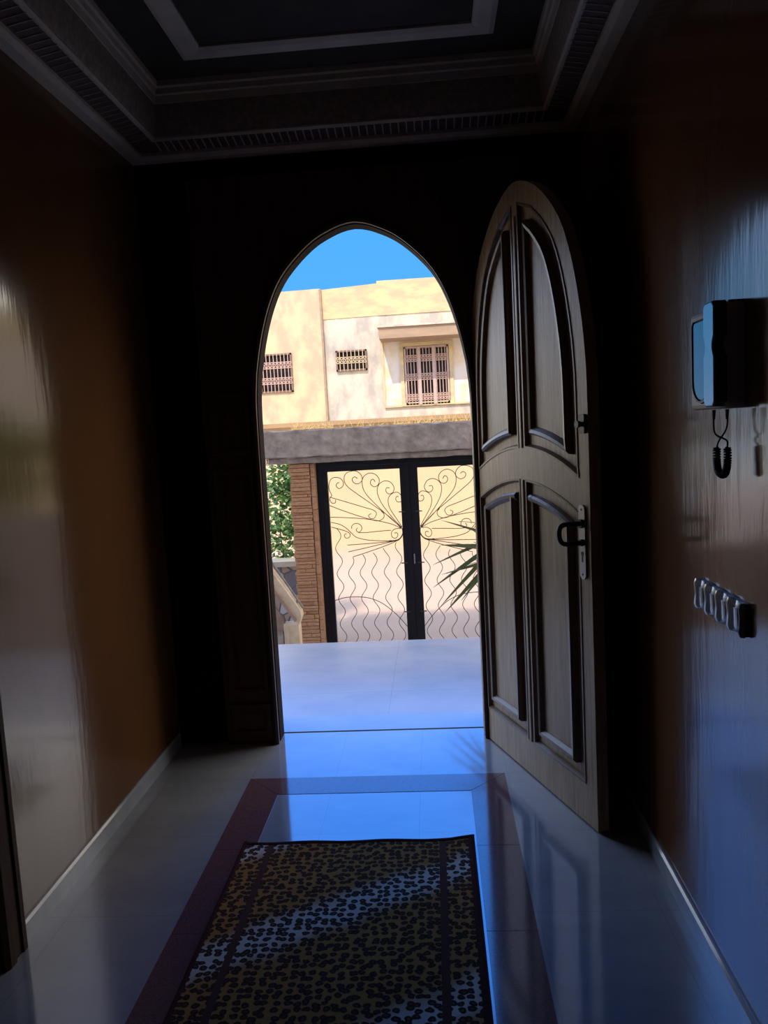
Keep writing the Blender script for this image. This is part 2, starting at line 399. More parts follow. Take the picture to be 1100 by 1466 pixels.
tag(obj('trim_3', fr, M['plaster_lite']), 'pale rectangular plaster frame moulding on the ceiling', kind='structure')

# skirtings
sk = MB(); sk.prism([[(0,0),(.012,0),(.012,.062),(.006,.07),(0,.07)]], (XL,0,0), X, Z, Y, 2.115, YF-.04)
tag(obj('baseboard_left', sk, M['skirting']), 'low grey marble skirting along the left wall', kind='structure')
sk = MB(); sk.prism([[(0,0),(-.012,0),(-.012,.062),(-.006,.07),(0,.07)]], (XR,0,0), X, Z, Y, YB, YF-.04)
tag(obj('baseboard_right', sk, M['skirting']), 'low grey marble skirting along the right wall', kind='structure')

# side doorway on the left: casing and closed leaf
cs = MB()
prof = [(0,0),(.0,.120),(.014,.120),(.022,.112),(.022,.092),(.016,.088),(.016,.055),(.024,.048),(.024,.018),(.014,0)]
def cas(ya, s, z1): cs.prism([[(p[0], ya+s*p[1]) for p in prof]], (XL,0,0), X, Y, Z, 0, z1)
cas(1.99, 1, 2.2); cas(1.12, -1, 2.2)
cs.box(XL, XL+.022, 1.0, 2.11, 2.08, 2.2)
cs.box(XL-.18, XL, 1.975, 1.99, 0, 2.08); cs.box(XL-.18, XL, 1.12, 1.135, 0, 2.08); cs.box(XL-.18, XL, 1.12, 1.99, 2.065, 2.08)
tag(obj('trim_4', cs, M['oak_dark']), 'wooden casing of the side doorway at the left wall', kind='structure')
d2 = MB(); d2.box(XL-.12, XL-.08, 1.137, 1.973, .005, 2.063)
for zz in ((.15,.9),(1.05,1.95)):
    for yy in ((1.22,1.50),(1.60,1.88)):
        d2.rings([[(XL-.08+d, yy[0]+i, zz[0]+i), (XL-.08+d, yy[1]-i, zz[0]+i), (XL-.08+d, yy[1]-i, zz[1]-i), (XL-.08+d, yy[0]+i, zz[1]-i)] for i, d in ((0,0),(.015,.012),(.03,.012),(.045,0))])
tag(obj('door_2', d2, M['oak_dark']), 'closed wooden side door in the left wall', kind='structure')

# wooden surround of the arched doorway
sur = thing('trim_5', 'dark wooden panelled surround framing the pointed arch doorway', None, (CX, 3.62, 0), kind='structure')
b_ = MB()
al = arch_loop(CX, 0)
outer = [(XL,0)] + [(al[-1][0],0)]
# board with the arch cut out of its lower edge
loop = [(XL,0), (al[-1][0],0)] + list(reversed(al[:-1]))[0:] + [(XR,0),(XR,2.8),(XL,2.8)]
loop = [(XL,0)] + list(reversed(al)) + [(XR,0),(XR,2.8),(XL,2.8)]
b_.prism([loop], (0,3.71,0), X, Z, Y, -.09, 0)
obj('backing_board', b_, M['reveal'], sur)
c_ = MB()
al2 = arch_loop(CX, 0, .004)
loop = [(-1.07,0)] + list(reversed(al2)) + [(.445,0),(.445,2.68),(-1.07,2.68)]
c_.prism([loop], (0,3.62,0), X, Z, Y, -.035, .0)
obj('casing', c_, M['surround'], sur)
def frame_panel(m, xa, xb, za, zb, y):
    lp = [(xa,za),(xb,za),(xb,zb),(xa,zb)]
    m.rings([[(p[0], y-d, p[1]) for p in inset(lp, i)] for i, d in ((0,0),(.008,.016),(.022,.016),(.03,.002),(.045,.002),(.06,.010))], cap=False)
    q = inset(lp, .06); m.prism([q], (0,y,0), X, Z, Y, -.010, -.001)
for xa, xb in ((-1.045,-.845), (.22,.42)):
    for za, zb in ((.05,.215), (.26,1.36), (1.42,1.72)):
        p_ = MB(); frame_panel(p_, xa, xb, za, zb, 3.585); obj('panel', p_, M['surround'], sur)
r_ = MB()
A0, A1, A2 = arch_loop(CX, 0), arch_loop(CX, 0, .012), arch_loop(CX, 0, .026)
def lift(lp, y): return [(p[0], y, p[1]) for p in lp]
r_.rings([lift(A0,3.592), lift(A0,3.578), lift(A1,3.570), lift(A2,3.575), lift(A2,3.60)], close_ring=False)
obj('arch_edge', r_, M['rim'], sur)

sl = MB(); sl.box(-.90, .28, 3.718, 3.925, -.05, .004, .0015)
tag(obj('trim_6', sl, M['sill']), 'pale marble door sill strip under the arch', kind='structure')
po = MB(); po.box(-4.2, 3.6, 3.932, 5.385, -.18, -.003, .012)
tag(obj('porch_floor', po, M['porch']), 'pale shaded porch floor slab outside the doorway', kind='structure')
ps = MB(); ps.box(-4.1, 3.5, 3.94, 5.33, -1.2, -.18)
for i in range(4): ps.box(-1.6, 1.1, 5.33, 5.33+.3*(4-i), -1.2, -1.2+.24*(i+1)-.02)
tag(obj('porch_base', ps, M['ground']), 'masonry base and steps carrying the porch slab', kind='structure')
gd = MB(); gd.box(-14, 14, 3.9, 9.3, -1.32, -1.2)
tag(obj('courtyard_ground', gd, M['ground']), 'paved courtyard between porch and gate', kind='structure')
st = MB(); st.box(-30, 30, 9.3, 30, -1.32, -1.2)
tag(obj('street_ground', st, M['street']), 'sunlit street beyond the gate', kind='structure')

# ------------------------------------------------------------------ open arched door leaf
HP = Vector((.184, 3.640, .006)); DU = Vector((.3484, -.9374, 0)); DN = Vector((-.9374, -.3484, 0))
door = thing('door_1', 'open arched wooden front door leaf with four moulded panels, swung into the hall', 'door', HP, kind='structure')
LC = .508
def leaf_loop(ins=0.0, zb=0.0):
    r = [(LC+.503, zb)] + [(LC+w, z-.012) for w, z in AC[:-1]] + [(LC, AC[-1][1]-.012)] + [(LC-w, z-.012) for w, z in reversed(AC[:-1])] + [(LC-.503, zb)]
    return r
LL = leaf_loop()
IN = inset(LL, .078)
def arc3(l, m, r, n=14):
    out = []
    for i in range(n+1):
        t = i/n; u = l[0]+(r[0]-l[0])*t
        zc = (l[1]*(1-t)+r[1]*t) + (m[1]-(l[1]+r[1])/2)*(1-(2*t-1)**2)
        out.append((u, zc))
    return out
TOPARC = arc3((.078,1.288), (.51,1.392), (.938,1.295)); LOWARC = arc3((.078,1.166), (.51,1.266), (.938,1.166))
def arc_at(A, u):
    for i in range(len(A)-1):
        if A[i][0] <= u <= A[i+1][0]:
            t = (u-A[i][0])/(A[i+1][0]-A[i][0]); return A[i][1]*(1-t)+A[i+1][1]*t
    return A[0][1] if u < A[0][0] else A[-1][1]
ML, MR = .488, .536
def arch_u(ins):
    c = [(p[1], p[0]) for p in inset(LL, .078+ins) if p[0] < LC-.004 and p[1] > .6]
    c.sort(); out = []
    for z, u in c:
        if not out or u >= out[-1][1]: out.append((z, u))
    return out
def lerp_list(L, x):
    for i in range(len(L)-1):
        if L[i][0] <= x <= L[i+1][0]:
            t = (x-L[i][0])/max(1e-9, L[i+1][0]-L[i][0]); return L[i][1]*(1-t)+L[i+1][1]*t
    return L[0][1] if x < L[0][0] else L[-1][1]
def upper_field(side):
    def f(ins):
        C = arch_u(ins); um = ML-ins
        ztop = lerp_list([(u, z) for z, u in C], um); ul = .078+ins
        pts = [(ul+(um-ul)*k/10, arc_at(TOPARC, ul+(um-ul)*k/10)+ins*1.02) for k in range(11)]
        zb = pts[0][1]
        for k in range(22):
            z = ztop+(zb-ztop)*(k/22)**1.0; pts.append((min(lerp_list(C, z), um-.0005 if k else um), z))
        return pts if side < 0 else [(ML+MR-u, z) for u, z in reversed(pts)]
    return f
LLp = [(.078,.153),(ML,.153),(ML,arc_at(LOWARC,ML))] + [(u, arc_at(LOWARC,u)) for u in (.45,.40,.32,.24,.16)] + [(.078, arc_at(LOWARC,.078))]
LRp = [(MR,.153),(.938,.153),(.938,arc_at(LOWARC,.938))] + [(u, arc_at(LOWARC,u)) for u in (.88,.82,.74,.66,.58)] + [(MR, arc_at(LOWARC,MR))]
FF = [upper_field(-1), upper_field(1), lambda i: inset(LLp, i), lambda i: inset(LRp, i)]
FIELDS = [f(0) for f in FF]
fm = MB()
fm.prism([LL] + FIELDS, HP, DU, Z, DN, -.014, 0)
fm.prism([LL], HP, DU, Z, DN, -.034, -.014)
fm.prism([LL] + FIELDS, HP, DU, Z, DN, -.046, -.034)
leaf = obj('frame', fm, M['oak'], door)
def D3(p, d): return HP + DU*p[0] + Vector((0,0,p[1])) + DN*d
for F in FF:
    # narrow edge moulding of the field
    em = MB(); em.rings([[D3(p, d) for p in F(i)] for i, d in ((0,-.013),(0,.003),(.008,.003),(.016,-.012))])
    e_ = obj('edge_moulding', em, M['oak_mid'], door)
    # inner panel
    pm = MB(); Q = F(.088)
    pm.prism([Q], HP, DU, Z, DN, -.0138, -.004); pn = obj('panel', pm, M['oak'], door)
    mm = MB(); mm.rings([[D3(p, d) for p in F(i)] for i, d in ((.056,-.0135),(.058,.006),(.066,.014),(.078,.012),(.090,-.002),(.092,-.006))])
    mo = obj('moulding', mm, M['oak_mid'], pn)
# the mullion bead between the panels, lower and upper
bm_ = MB()
for z0_, z1_ in ((.153, 1.262), (1.392, 2.30)):
    bm_.prism([[(.500,0),(.524,0),(.520,.006),(.504,.006)]], HP, DU, DN, Z, z0_, z1_)
obj('mullion_bead', bm_, M['oak'], door)
# lever plate and handle
def rr(u0, u1, z0, z1, r, n=5):
    out = []
    for cx_, cz_, a0 in ((u1-r,z1-r,0),(u0+r,z1-r,PI/2),(u0+r,z0+r,PI),(u1-r,z0+r,1.5*PI)):
        out += [(cx_+r*math.cos(a0+PI/2*i/n), cz_+r*math.sin(a0+PI/2*i/n)) for i in range(n+1)]
    return out
es = MB(); es.prism([rr(.944,.984,.928,1.195,.0195)], HP, DU, Z, DN, 0, .007)
e_ = obj('escutcheon', es, M['steel'], door)
kh = MB()
kh.tube([D3((.964,1.02), .0065), D3((.964,1.02), .0085)], .008, 10); kh.prism([[(.960,.99),(.968,.99),(.968,1.02),(.960,1.02)]], HP, DU, Z, DN, .0065, .008)
for zz in (.945,1.178): kh.tube([D3((.964,zz), .0065), D3((.964,zz), .0085)], .004, 8)
obj('keyhole', kh, M['dark_metal'], e_)
hd = MB()
path = [(0,1.128),(.03,1.129),(.058,1.128),(.074,1.122),(.080,1.105),(.080,1.085),(.074,1.066),(.060,1.058),(.035,1.058),(0,1.060)]
pp = smooth_path(path, 5)
hd.tube([D3((.964 - .02*math.sin(PI*min(1, q[0]/.08))*0 - q[0]*.25, q[1]), q[0]+.005) for q in pp], .0088, 10)
hd.tube([D3((.964,1.128), .005), D3((.964,1.128), .016)], .0165, 14); hd.tube([D3((.964,1.060), .005), D3((.964,1.060), .014)], .013, 14)
obj('handle', hd, M['dark_metal'], door, smooth=True)
lt = MB()
lt.prism([rr(.972,1.004,1.445,1.512,.006)], HP, DU, Z, DN, 0, .012)
lt.tube([D3((.987,1.478), .01), D3((.987,1.478), .032)], lambda t: .008+.006*t, 10)
obj('night_latch', lt, M['dark_metal'], door)
# ------------------------------------------------------------------ rug
rug = thing('rug', 'leopard print runner rug with dark bound edges lying on the marble floor', 'rug', (-.345, 1.9, 0))
RX0, RX1, RY0, RY1, RT = -.762, .086, 1.18, 2.655, .011
def rz(u, x, y):
    e = max(0, (y-2.56)/.095); c = max(0, (x-.0)/.086)
    return RT + .004*e*math.sin(x*11+1) **2 + .010*e*c
g = MB()
def rp(a, b):
    x = RX0+.012+(RX1-RX0-.034)*a; y = RY0+.02+(RY1-RY0-.034)*b; y += .008*(x+.345)*1.0
    return (x, y, rz(0, x, y))
g.grid(60, 100, rp)
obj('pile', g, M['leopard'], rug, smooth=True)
eg = MB(); n = 60
def edge_strip(fa, fb, k=60):
    rr_ = []
    for i in range(k+1):
        (xa, ya), (xb, yb) = fa(i/k), fb(i/k)
        za, zb = rz(0, xa, ya), rz(0, xb, yb)
        rr_.append([(xa,ya,za-.009),(xa,ya,za+.002),((xa+xb)/2,(ya+yb)/2,za+.004),(xb,yb,zb+.0015),(xb,yb,zb-.007)])
    eg.rings(rr_, cap=True)
yy = lambda x, y: y + .008*(x+.345)
edge_strip(lambda t: (RX0+(RX1-RX0)*t, yy(RX0+(RX1-RX0)*t, RY1)), lambda t: (RX0+(RX1-RX0)*t, yy(RX0+(RX1-RX0)*t, RY1-.016)))
edge_strip(lambda t: (RX0+(RX1-RX0)*t, RY0), lambda t: (RX0+(RX1-RX0)*t, RY0+.022))
edge_strip(lambda t: (RX0, RY0+(RY1-RY0)*t), lambda t: (RX0+.014, RY0+(RY1-RY0)*t))
edge_strip(lambda t: (RX1, RY0+(RY1-RY0)*t), lambda t: (RX1-.024, RY0+(RY1-RY0)*t))
obj('binding', eg, M['rug_edge'], rug)
bk = MB(); bk.box(RX0+.01, RX1-.012, RY0+.01, RY1-.03, 0, .006)
obj('backing', bk, M['rug_edge'], rug)

# ------------------------------------------------------------------ intercom on the right wall
ic = thing('intercom', 'wall-mounted video door intercom with handset hanging on the right wall', 'intercom', (XR, 1.89, 1.505))
NX = (-1,0,0)
def wallrr(y0, y1, z0, z1, r, n=5): return rr(y0, y1, z0, z1, r, n)
b1 = MB(); lpb = wallrr(1.776, 2.008, 1.507, 1.742, .016)
b1.rings([[(XR-d, p[0], p[1]) for p in inset(lpb, i)] for i, d in ((0,0),(0,.034),(.004,.041),(.012,.043))], cap=True)
obj('base', b1, M['plastic_cream'], ic)
# dark pill-shaped screen
pill = [(1.848,1.728),(1.985,1.728)]
sc = MB(); lps = [(1.860,1.726),(1.972,1.726),(1.984,1.714)] + [(1.9215+.0625*math.cos(-a), 1.578+.055*math.sin(-a)) for a in [PI*i/14 for i in range(15)]] + [(1.853,1.714)]
sc.rings([[(XR-d, p[0], p[1]) for p in inset(lps, i)] for i, d in ((.006,.042),(.006,.045),(.009,.046))], cap=True)
bz_ = MB(); bz_.rings([[(XR-d, p[0], p[1]) for p in inset(lps, i)] for i, d in ((-.002,.042),(0,.0485),(.005,.0485),(.007,.044))]); obj('bezel', bz_, M['rubber'], ic)
obj('screen', sc, M['screen'], ic)
# handset with finger notches
def hs_loop():
    y0, y1, z0, z1 = 1.778, 1.846, 1.512, 1.747
    zc = 1.648; rn = .022
    right = [(y1, z0+.012)] + [(y1-.010*math.sin(PI*i/8), zc-rn+2*rn*i/8) for i in range(9)] + [(y1, z1-.012)]
    left = [(y0, z1-.012)] + [(y0+.010*math.sin(PI*i/8), zc+rn-2*rn*i/8) for i in range(9)] + [(y0, z0+.012)]
    return [(y0+.012,z0),(y1-.012,z0)] + right + [(y1-.012,z1),(y0+.012,z1)] + left
hl = hs_loop()
h1 = MB(); h1.rings([[(XR-d, p[0], p[1]) for p in hl] for d in (.036,.062)], cap=False)
hbody = obj('handset', h1, M['plastic_side'], ic)
h2 = MB()
rings_ = [[(XR-d, p[0], p[1]) for p in inset(hl, i)] for i, d in ((0,.062),(.0015,.0655),(.004,.067))]
h2.rings(rings_); h2.prism([inset(hl,.004)], (XR,0,0), Y, Z, NX, .0665, .067)
obj('faceplate', h2, M['plastic_gloss'], hbody)
ct = MB(); ct.box(XR-.03, XR, 1.79, 1.83, 1.742, 1.747); obj('hook', ct, M['plastic_side'], ic)
# coiled cord
cd = MB()
A = Vector((XR-.055, 1.812, 1.505)); B = Vector((XR-.030, 1.800, 1.505))
pa = [A, A+Vector((0,.004,-.03)), A+Vector((.003,0,-.055)), Vector((XR-.032,1.800,1.435)), Vector((XR-.034,1.790,1.420))]
pb = [B, B+Vector((0,0,-.03)), B+Vector((-.004,.004,-.05)), Vector((XR-.046,1.808,1.435)), Vector((XR-.048,1.816,1.420))]
def sm3(P, n=8):
    out = []
    for i in range(len(P)-1):
        p0, p1, p2, p3 = P[max(i-1,0)], P[i], P[i+1], P[min(i+2,len(P)-1)]
        for k in range(n):
            t = k/n; out.append(.5*((2*p1)+(p2-p0)*t+(2*p0-5*p1+4*p2-p3)*t*t+(3*p1-p0-3*p2+p3)*t**3))
    out.append(P[-1]); return out
cd.tube(sm3(pa), .0021, 6); cd.tube(sm3(pb), .0021, 6)
for q in (A, B): cd.tube([q, q+Vector((0,.001,-.022))], lambda t: .0045-.0015*t, 8)
U = sm3([pa[-1], Vector((XR-.034,1.789,1.39)), Vector((XR-.037,1.791,1.365)), Vector((XR-.041,1.802,1.357)), Vector((XR-.046,1.814,1.367)), Vector((XR-.048,1.816,1.39)), pb[-1]], 16)
hel = []; turns = 34; N = turns*10
for i in range(N+1):
    t = i/N*(len(U)-1); k = min(int(t), len(U)-2); p = U[k].lerp(U[k+1], t-k); tg = (U[k+1]-U[k]).normalized()
    a_ = tg.cross(Vector((1,0,0))).normalized(); b2 = tg.cross(a_)
    th = 2*PI*turns*i/N; r = .0072*min(1, i/12+.2, (N-i)/12+.2)
    hel.append(p + (a_*math.cos(th)+b2*math.sin(th))*r)
cd.tube(hel, .0022, 5)
obj('coiled_cord', cd, M['rubber'], ic, smooth=True)

# ------------------------------------------------------------------ four-gang switch
sw = thing('light_switch', 'four-gang silver light switch plate on the right wall below the intercom', 'light switch', (XR, 1.913, .98))
SY0, SY1, SZ0, SZ1 = 1.765, 2.068, .984, 1.062
sb = MB(); sb.box(XR-.007, XR, SY0, SY1, SZ0, SZ1, .001); obj('base_plate', sb, M['switch_side'], sw)
GW = (SY1-SY0)/4
def wave(y): return .0045*math.cos(2*PI*(y-SY0)/GW)          # raised between the gangs
pl = MB()
lo = []
for i in range(65):
    y = SY0+(SY1-SY0)*i/64; w = wave(y)
    lo.append([(XR-.006,y,SZ0-.001-w*.25), (XR-.012-w,y,SZ0+.001-w*.4), (XR-.016-w,y,SZ0+.010), (XR-.0135-w,y,(SZ0+SZ1)/2), (XR-.016-w,y,SZ1-.012), (XR-.012-w,y,SZ1-.001+w*.4), (XR-.006,y,SZ1+.001+w*.25)])
pl.rings(lo, close_ring=False, cap=True)
obj('cover', pl, M['switch'], sw, smooth=True)
for k in range(4):
    rk = MB(); y0_ = SY0+GW*k+.017; y1_ = y0_+GW-.034
    def rkf(a, b):
        y = y0_+(y1_-y0_)*a; z = SZ0+.014+(SZ1-SZ0-.029)*b
        return (XR-.0165+.004*math.sin(PI*a)-.0015*b - wave(y)*.8*0, y, z)
    rk.grid(10, 6, rkf)
    rk.rings([[rkf(0,0),rkf(1,0),rkf(1,1),rkf(0,1)], [(XR-.008,y0_,SZ0+.014),(XR-.008,y1_,SZ0+.014),(XR-.008,y1_,SZ1-.015),(XR-.008,y0_,SZ1-.015)]])
    obj('rocker', rk, M['switch'], sw, smooth=True)

# ------------------------------------------------------------------ potted yucca on the porch
yc = thing('yucca', 'spiky yucca plant in a pot on the porch beside the doorway', 'plant', (.50, 4.65, -.003))
pt = MB()
def lathe(m, cx, cy, prof, seg=20):
    m.rings([[(cx+r*math.cos(2*PI*k/seg), cy+r*math.sin(2*PI*k/seg), z) for k in range(seg)] for r, z in prof], cap=True)
lathe(pt, .50, 4.65, [(.10,-.003),(.14,.26),(.155,.26),(.155,.30),(.14,.30),(.13,.27)])
obj('pot', pt, M['pot'], yc, smooth=True)
tk = MB(); tk.tube([(.50,4.65,.25),(.495,4.655,.45),(.49,4.65,.62),(.485,4.65,.80)], lambda t: .038-.008*t, 10); obj('trunk', tk, M['trunk'], yc, smooth=True)
lf = MB()
def blade(base, tip, w, sag=.05, up=Vector((0,0,1))):
    base = Vector(base); tip = Vector(tip); d = tip-base; side = d.cross(up)
    side = side.normalized() if side.length > 1e-4 else Vector((0,1,0))
    side = (side + Vector((0,0,.0))).normalized(); nrm = side.cross(d).normalized()
    rs = []; n = 9
    for i in range(n+1):
        t = i/n; p = base + d*t + nrm*sag*math.sin(PI*t)
        ww = w*max(.03, (1-t)**.75*(.55+.9*min(1, t*2.2)) )
        rs.append([p - side*ww + nrm*ww*.25, p - nrm*.0015, p + side*ww + nrm*ww*.25, p + nrm*.003])
    lf.rings(rs, cap=True)
V_ = lambda *a: Vector(a)
CEN = V_(.485,4.65,.76)
seen = [((.225,4.65,.867),(.033,4.66,.936),.010), ((.220,4.65,.756),(.022,4.62,.790),.019), ((.131,4.65,.751),(-.03,4.56,.68),.011),
        ((.218,4.65,.717),(-.038,4.70,.511),.014), ((.224,4.65,.635),(.022,4.68,.596),.012), ((.176,4.65,.611),(.005,4.60,.417),.013),
        ((.221,4.65,.574),(.028,4.64,.364),.015), ((.211,4.65,.540),(.134,4.72,.417),.012)]
for a, b, w in seen:
    a, b = Vector(a), Vector(b); d = (a-b).normalized()
    L = (a-b).length + .27
    base = b + d*L
    base = base.lerp(CEN, .35); blade(base, b, w*1.1, .012, V_(.0,-.85,.5))
rnd = random.Random(4)
for i in range(46):
    az = rnd.uniform(-2.25, 2.25); el = rnd.uniform(-.5, 1.25); L = rnd.uniform(.38,.56)
    d = V_(math.cos(az)*math.cos(el), math.sin(az)*math.cos(el), math.sin(el))
    base = CEN + V_(0,0,rnd.uniform(-.14,.06)) + d*.03
    tip = base + d*L
    if tip.y < 4.05: tip.y = 4.05
    blade(base, tip, rnd.uniform(.012,.018), rnd.uniform(.01,.06))
obj('leaves', lf, M['yucca'], yc)

# ------------------------------------------------------------------ gate
GY = 8.8; GZ0, GZ1 = -1.2, 1.172
gf = MB()
gf.box(-1.345,-1.285, GY-.04, GY+.06, GZ0, GZ1); gf.box(.712,.772, GY-.04, GY+.06, GZ0, GZ1); gf.box(-1.285,.712, GY-.04, GY+.06, 1.115, GZ1)
tag(obj('gateway', gf, M['black_metal'], loc=(-.286,GY,GZ0)), 'black steel outer frame fixed around the double gate under the concrete lintel', 'gateway')
SCR = {'s2': [(-0.398, 0.362), (-0.529, 0.503), (-0.712, 0.65), (-0.896, 0.792), (-0.996, 0.878), (-1.03, 0.952), (-1.013, 1.018), (-0.953, 1.049), (-0.881, 1.047), (-0.827, 0.995), (-0.826, 0.936), (-0.874, 0.902), (-0.923, 0.92), (-0.936, 0.959), (-0.907, 0.984), (-0.874, 0.963)], 's3': [(-0.396, 0.37), (-0.529, 0.497), (-0.674, 0.648), (-0.796, 0.797), (-0.825, 0.913), (-0.798, 0.986), (-0.73, 1.019), (-0.664, 0.998), (-0.626, 0.941), (-0.64, 0.881), (-0.685, 0.859), (-0.724, 0.887), (-0.725, 0.927), (-0.696, 0.947), (-0.673, 0.915)], 's4': [(-0.394, 0.373), (-0.491, 0.486), (-0.612, 0.664), (-0.656, 0.8), (-0.631, 0.883), (-0.564, 0.921), (-0.496, 0.901), (-0.46, 0.838), (-0.478, 0.784), (-0.524, 0.769), (-0.555, 0.803), (-0.545, 0.84), (-0.511, 0.837)], 's5': [(-0.392, 0.381), (-0.453, 0.484), (-0.52, 0.602), (-0.536, 0.699), (-0.5, 0.762), (-0.428, 0.785), (-0.385, 0.745), (-0.378, 0.70), (-0.395, 0.672), (-0.43, 0.675), (-0.448, 0.705), (-0.435, 0.735), (-0.412, 0.73)], 's1': [(-1.141, 0.731), (-1.147, 0.697), (-1.186, 0.695), (-1.207, 0.727), (-1.205, 0.759), (-1.184, 0.783), (-1.206, 0.842), (-1.209, 0.907), (-1.182, 0.969), (-1.133, 0.989), (-1.071, 0.973), (-1.039, 0.922), (-1.055, 0.877), (-1.093, 0.859), (-1.122, 0.882), (-1.118, 0.916), (-1.087, 0.928)], 'a': [(-1.205, 0.763), (-0.997, 0.692), (-0.809, 0.625), (-0.715, 0.592), (-0.679, 0.552), (-0.705, 0.499), (-0.749, 0.494), (-0.772, 0.529), (-0.741, 0.551)], 'b': [(-1.222, 0.67), (-1.06, 0.599), (-0.91, 0.54), (-0.759, 0.487), (-0.665, 0.463), (-0.602, 0.491), (-0.592, 0.538), (-0.621, 0.572)], 'c': [(-1.215, 0.531), (-1.046, 0.519), (-0.874, 0.501), (-0.722, 0.477), (-0.608, 0.449), (-0.495, 0.413), (-0.398, 0.362)], 'd': [(-1.213, 0.473), (-1.108, 0.441), (-1.034, 0.391), (-0.98, 0.334), (-0.925, 0.284), (-0.811, 0.249), (-0.658, 0.231), (-0.505, 0.226), (-0.428, 0.24)], 'd2': [(-1.21, 0.415), (-1.112, 0.385), (-1.036, 0.356), (-0.998, 0.324), (-1.012, 0.285), (-1.048, 0.281), (-1.066, 0.313), (-1.038, 0.333)], 'e': [(-0.975, 0.385), (-0.972, 0.415), (-0.945, 0.441), (-0.9, 0.443), (-0.863, 0.414), (-0.86, 0.372), (-0.898, 0.34), (-0.924, 0.371), (-0.903, 0.393)], 'e2': [(-0.899, 0.337), (-0.806, 0.334), (-0.671, 0.342), (-0.522, 0.348)], 'o': [(-0.389, 0.366), (-0.386, 0.308), (-0.418, 0.251), (-0.476, 0.223), (-0.543, 0.226)], 'o2': [(-0.41, 0.363), (-0.469, 0.362), (-0.513, 0.329), (-0.514, 0.275), (-0.479, 0.252), (-0.445, 0.279), (-0.453, 0.314), (-0.485, 0.312)], 'l1': [(-0.457, 0.226), (-0.602, 0.213), (-0.794, 0.204), (-1.036, 0.197)], 'l2': [(-0.444, 0.229), (-0.602, 0.198), (-0.797, 0.16), (-1.031, 0.117)], 'l3': [(-0.432, 0.232), (-0.585, 0.173), (-0.78, 0.112), (-0.981, 0.055)], 'arc': [(-1.222, -0.452), (-1.102, -0.421), (-0.955, -0.417), (-0.811, -0.438), (-0.678, -0.498), (-0.567, -0.586), (-0.475, -0.68), (-0.388, -0.79)]}
GAX = -.286
def gate_leaf(side, label):
    mx = (lambda x: x) if side < 0 else (lambda x: 2*GAX-x)
    root = thing('gate_leaf', label, 'gate', (mx(-.82), GY, GZ0+.02), 'double gate leaves')
    f = MB()
    def bx(xa, xb, ya, yb, za, zb):
        a, b = sorted((mx(xa), mx(xb))); f.box(a, b, ya, yb, za, zb)
    bx(-1.283,-1.222, GY-.03, GY+.03, GZ0+.02, 1.112); bx(-.388,-.2864, GY-.03, GY+.03, GZ0+.02, 1.112)
    bx(-1.222,-.388, GY-.03, GY+.03, 1.055, 1.112); bx(-1.222,-.388, GY-.03, GY+.03, GZ0+.02, -1.03)
    if side < 0: bx(-.330,-.287, GY-.045, GY-.03, GZ0+.03, 1.11)
    obj('frame', f, M['black_metal'], root)
    p = MB(); a, b = sorted((mx(-1.23), mx(-.38))); p.box(a, b, GY+.008, GY+.014, -1.04, 1.06)
    obj('glass_pane', p, M['gate_glass'], root)
    for k, pts in SCR.items():
        m = MB(); yk = GY-.022 if k != 'arc' else GY-.028
        q = smooth_path(pts, 7)
        m.tube([(mx(x), yk, z) for x, z in q], .0044 if k not in ('o',) else .008, 6)
        obj({'arc': 'arched_bar', 'l1': 'fan_bar', 'l2': 'fan_bar', 'l3': 'fan_bar', 'c': 'fan_bar', 'e2': 'fan_bar'}.get(k, 'scroll'), m, M['iron'], root, smooth=True)
    tops = [.40,.047,.078,.092,.144,.204]; xs = [-1.142,-1.007,-.872,-.736,-.59,-.447]
    ph = .01 if side < 0 else -.11
    for x0_, zt in zip(xs, tops):
        n = 90; m = MB(); pts = []
        for i in range(n+1):
            z = zt+(-1.03-zt)*i/n
            pts.append((mx(x0_)+.035*math.cos(2*PI*(z-ph)/.30), GY-.014, z))
        m.tube(pts, .0042, 6); obj('wavy_bar', m, M['iron'], root, smooth=True)
    for zz in (.557,-.04,-.615):
        m = MB(); a, b = sorted((mx(-.42), mx(-.345))); m.box(a, b, GY-.036, GY-.026, zz-.006, zz+.006); obj('bracket', m, M['iron'], root)
    if side > 0:
        m = MB(); m.prism([rr(-.272,-.258,-.05,.065,.006)], (0,GY-.048,0), X, Z, (0,-1,0), -.006, .003); obj('lock', m, M['rail'], root)
    return root
gate_leaf(-1, 'left leaf of the black double gate, textured glass behind iron scrollwork, fully visible')
gate_leaf(1, 'right leaf of the black double gate, partly hidden behind yucca blades and open door')

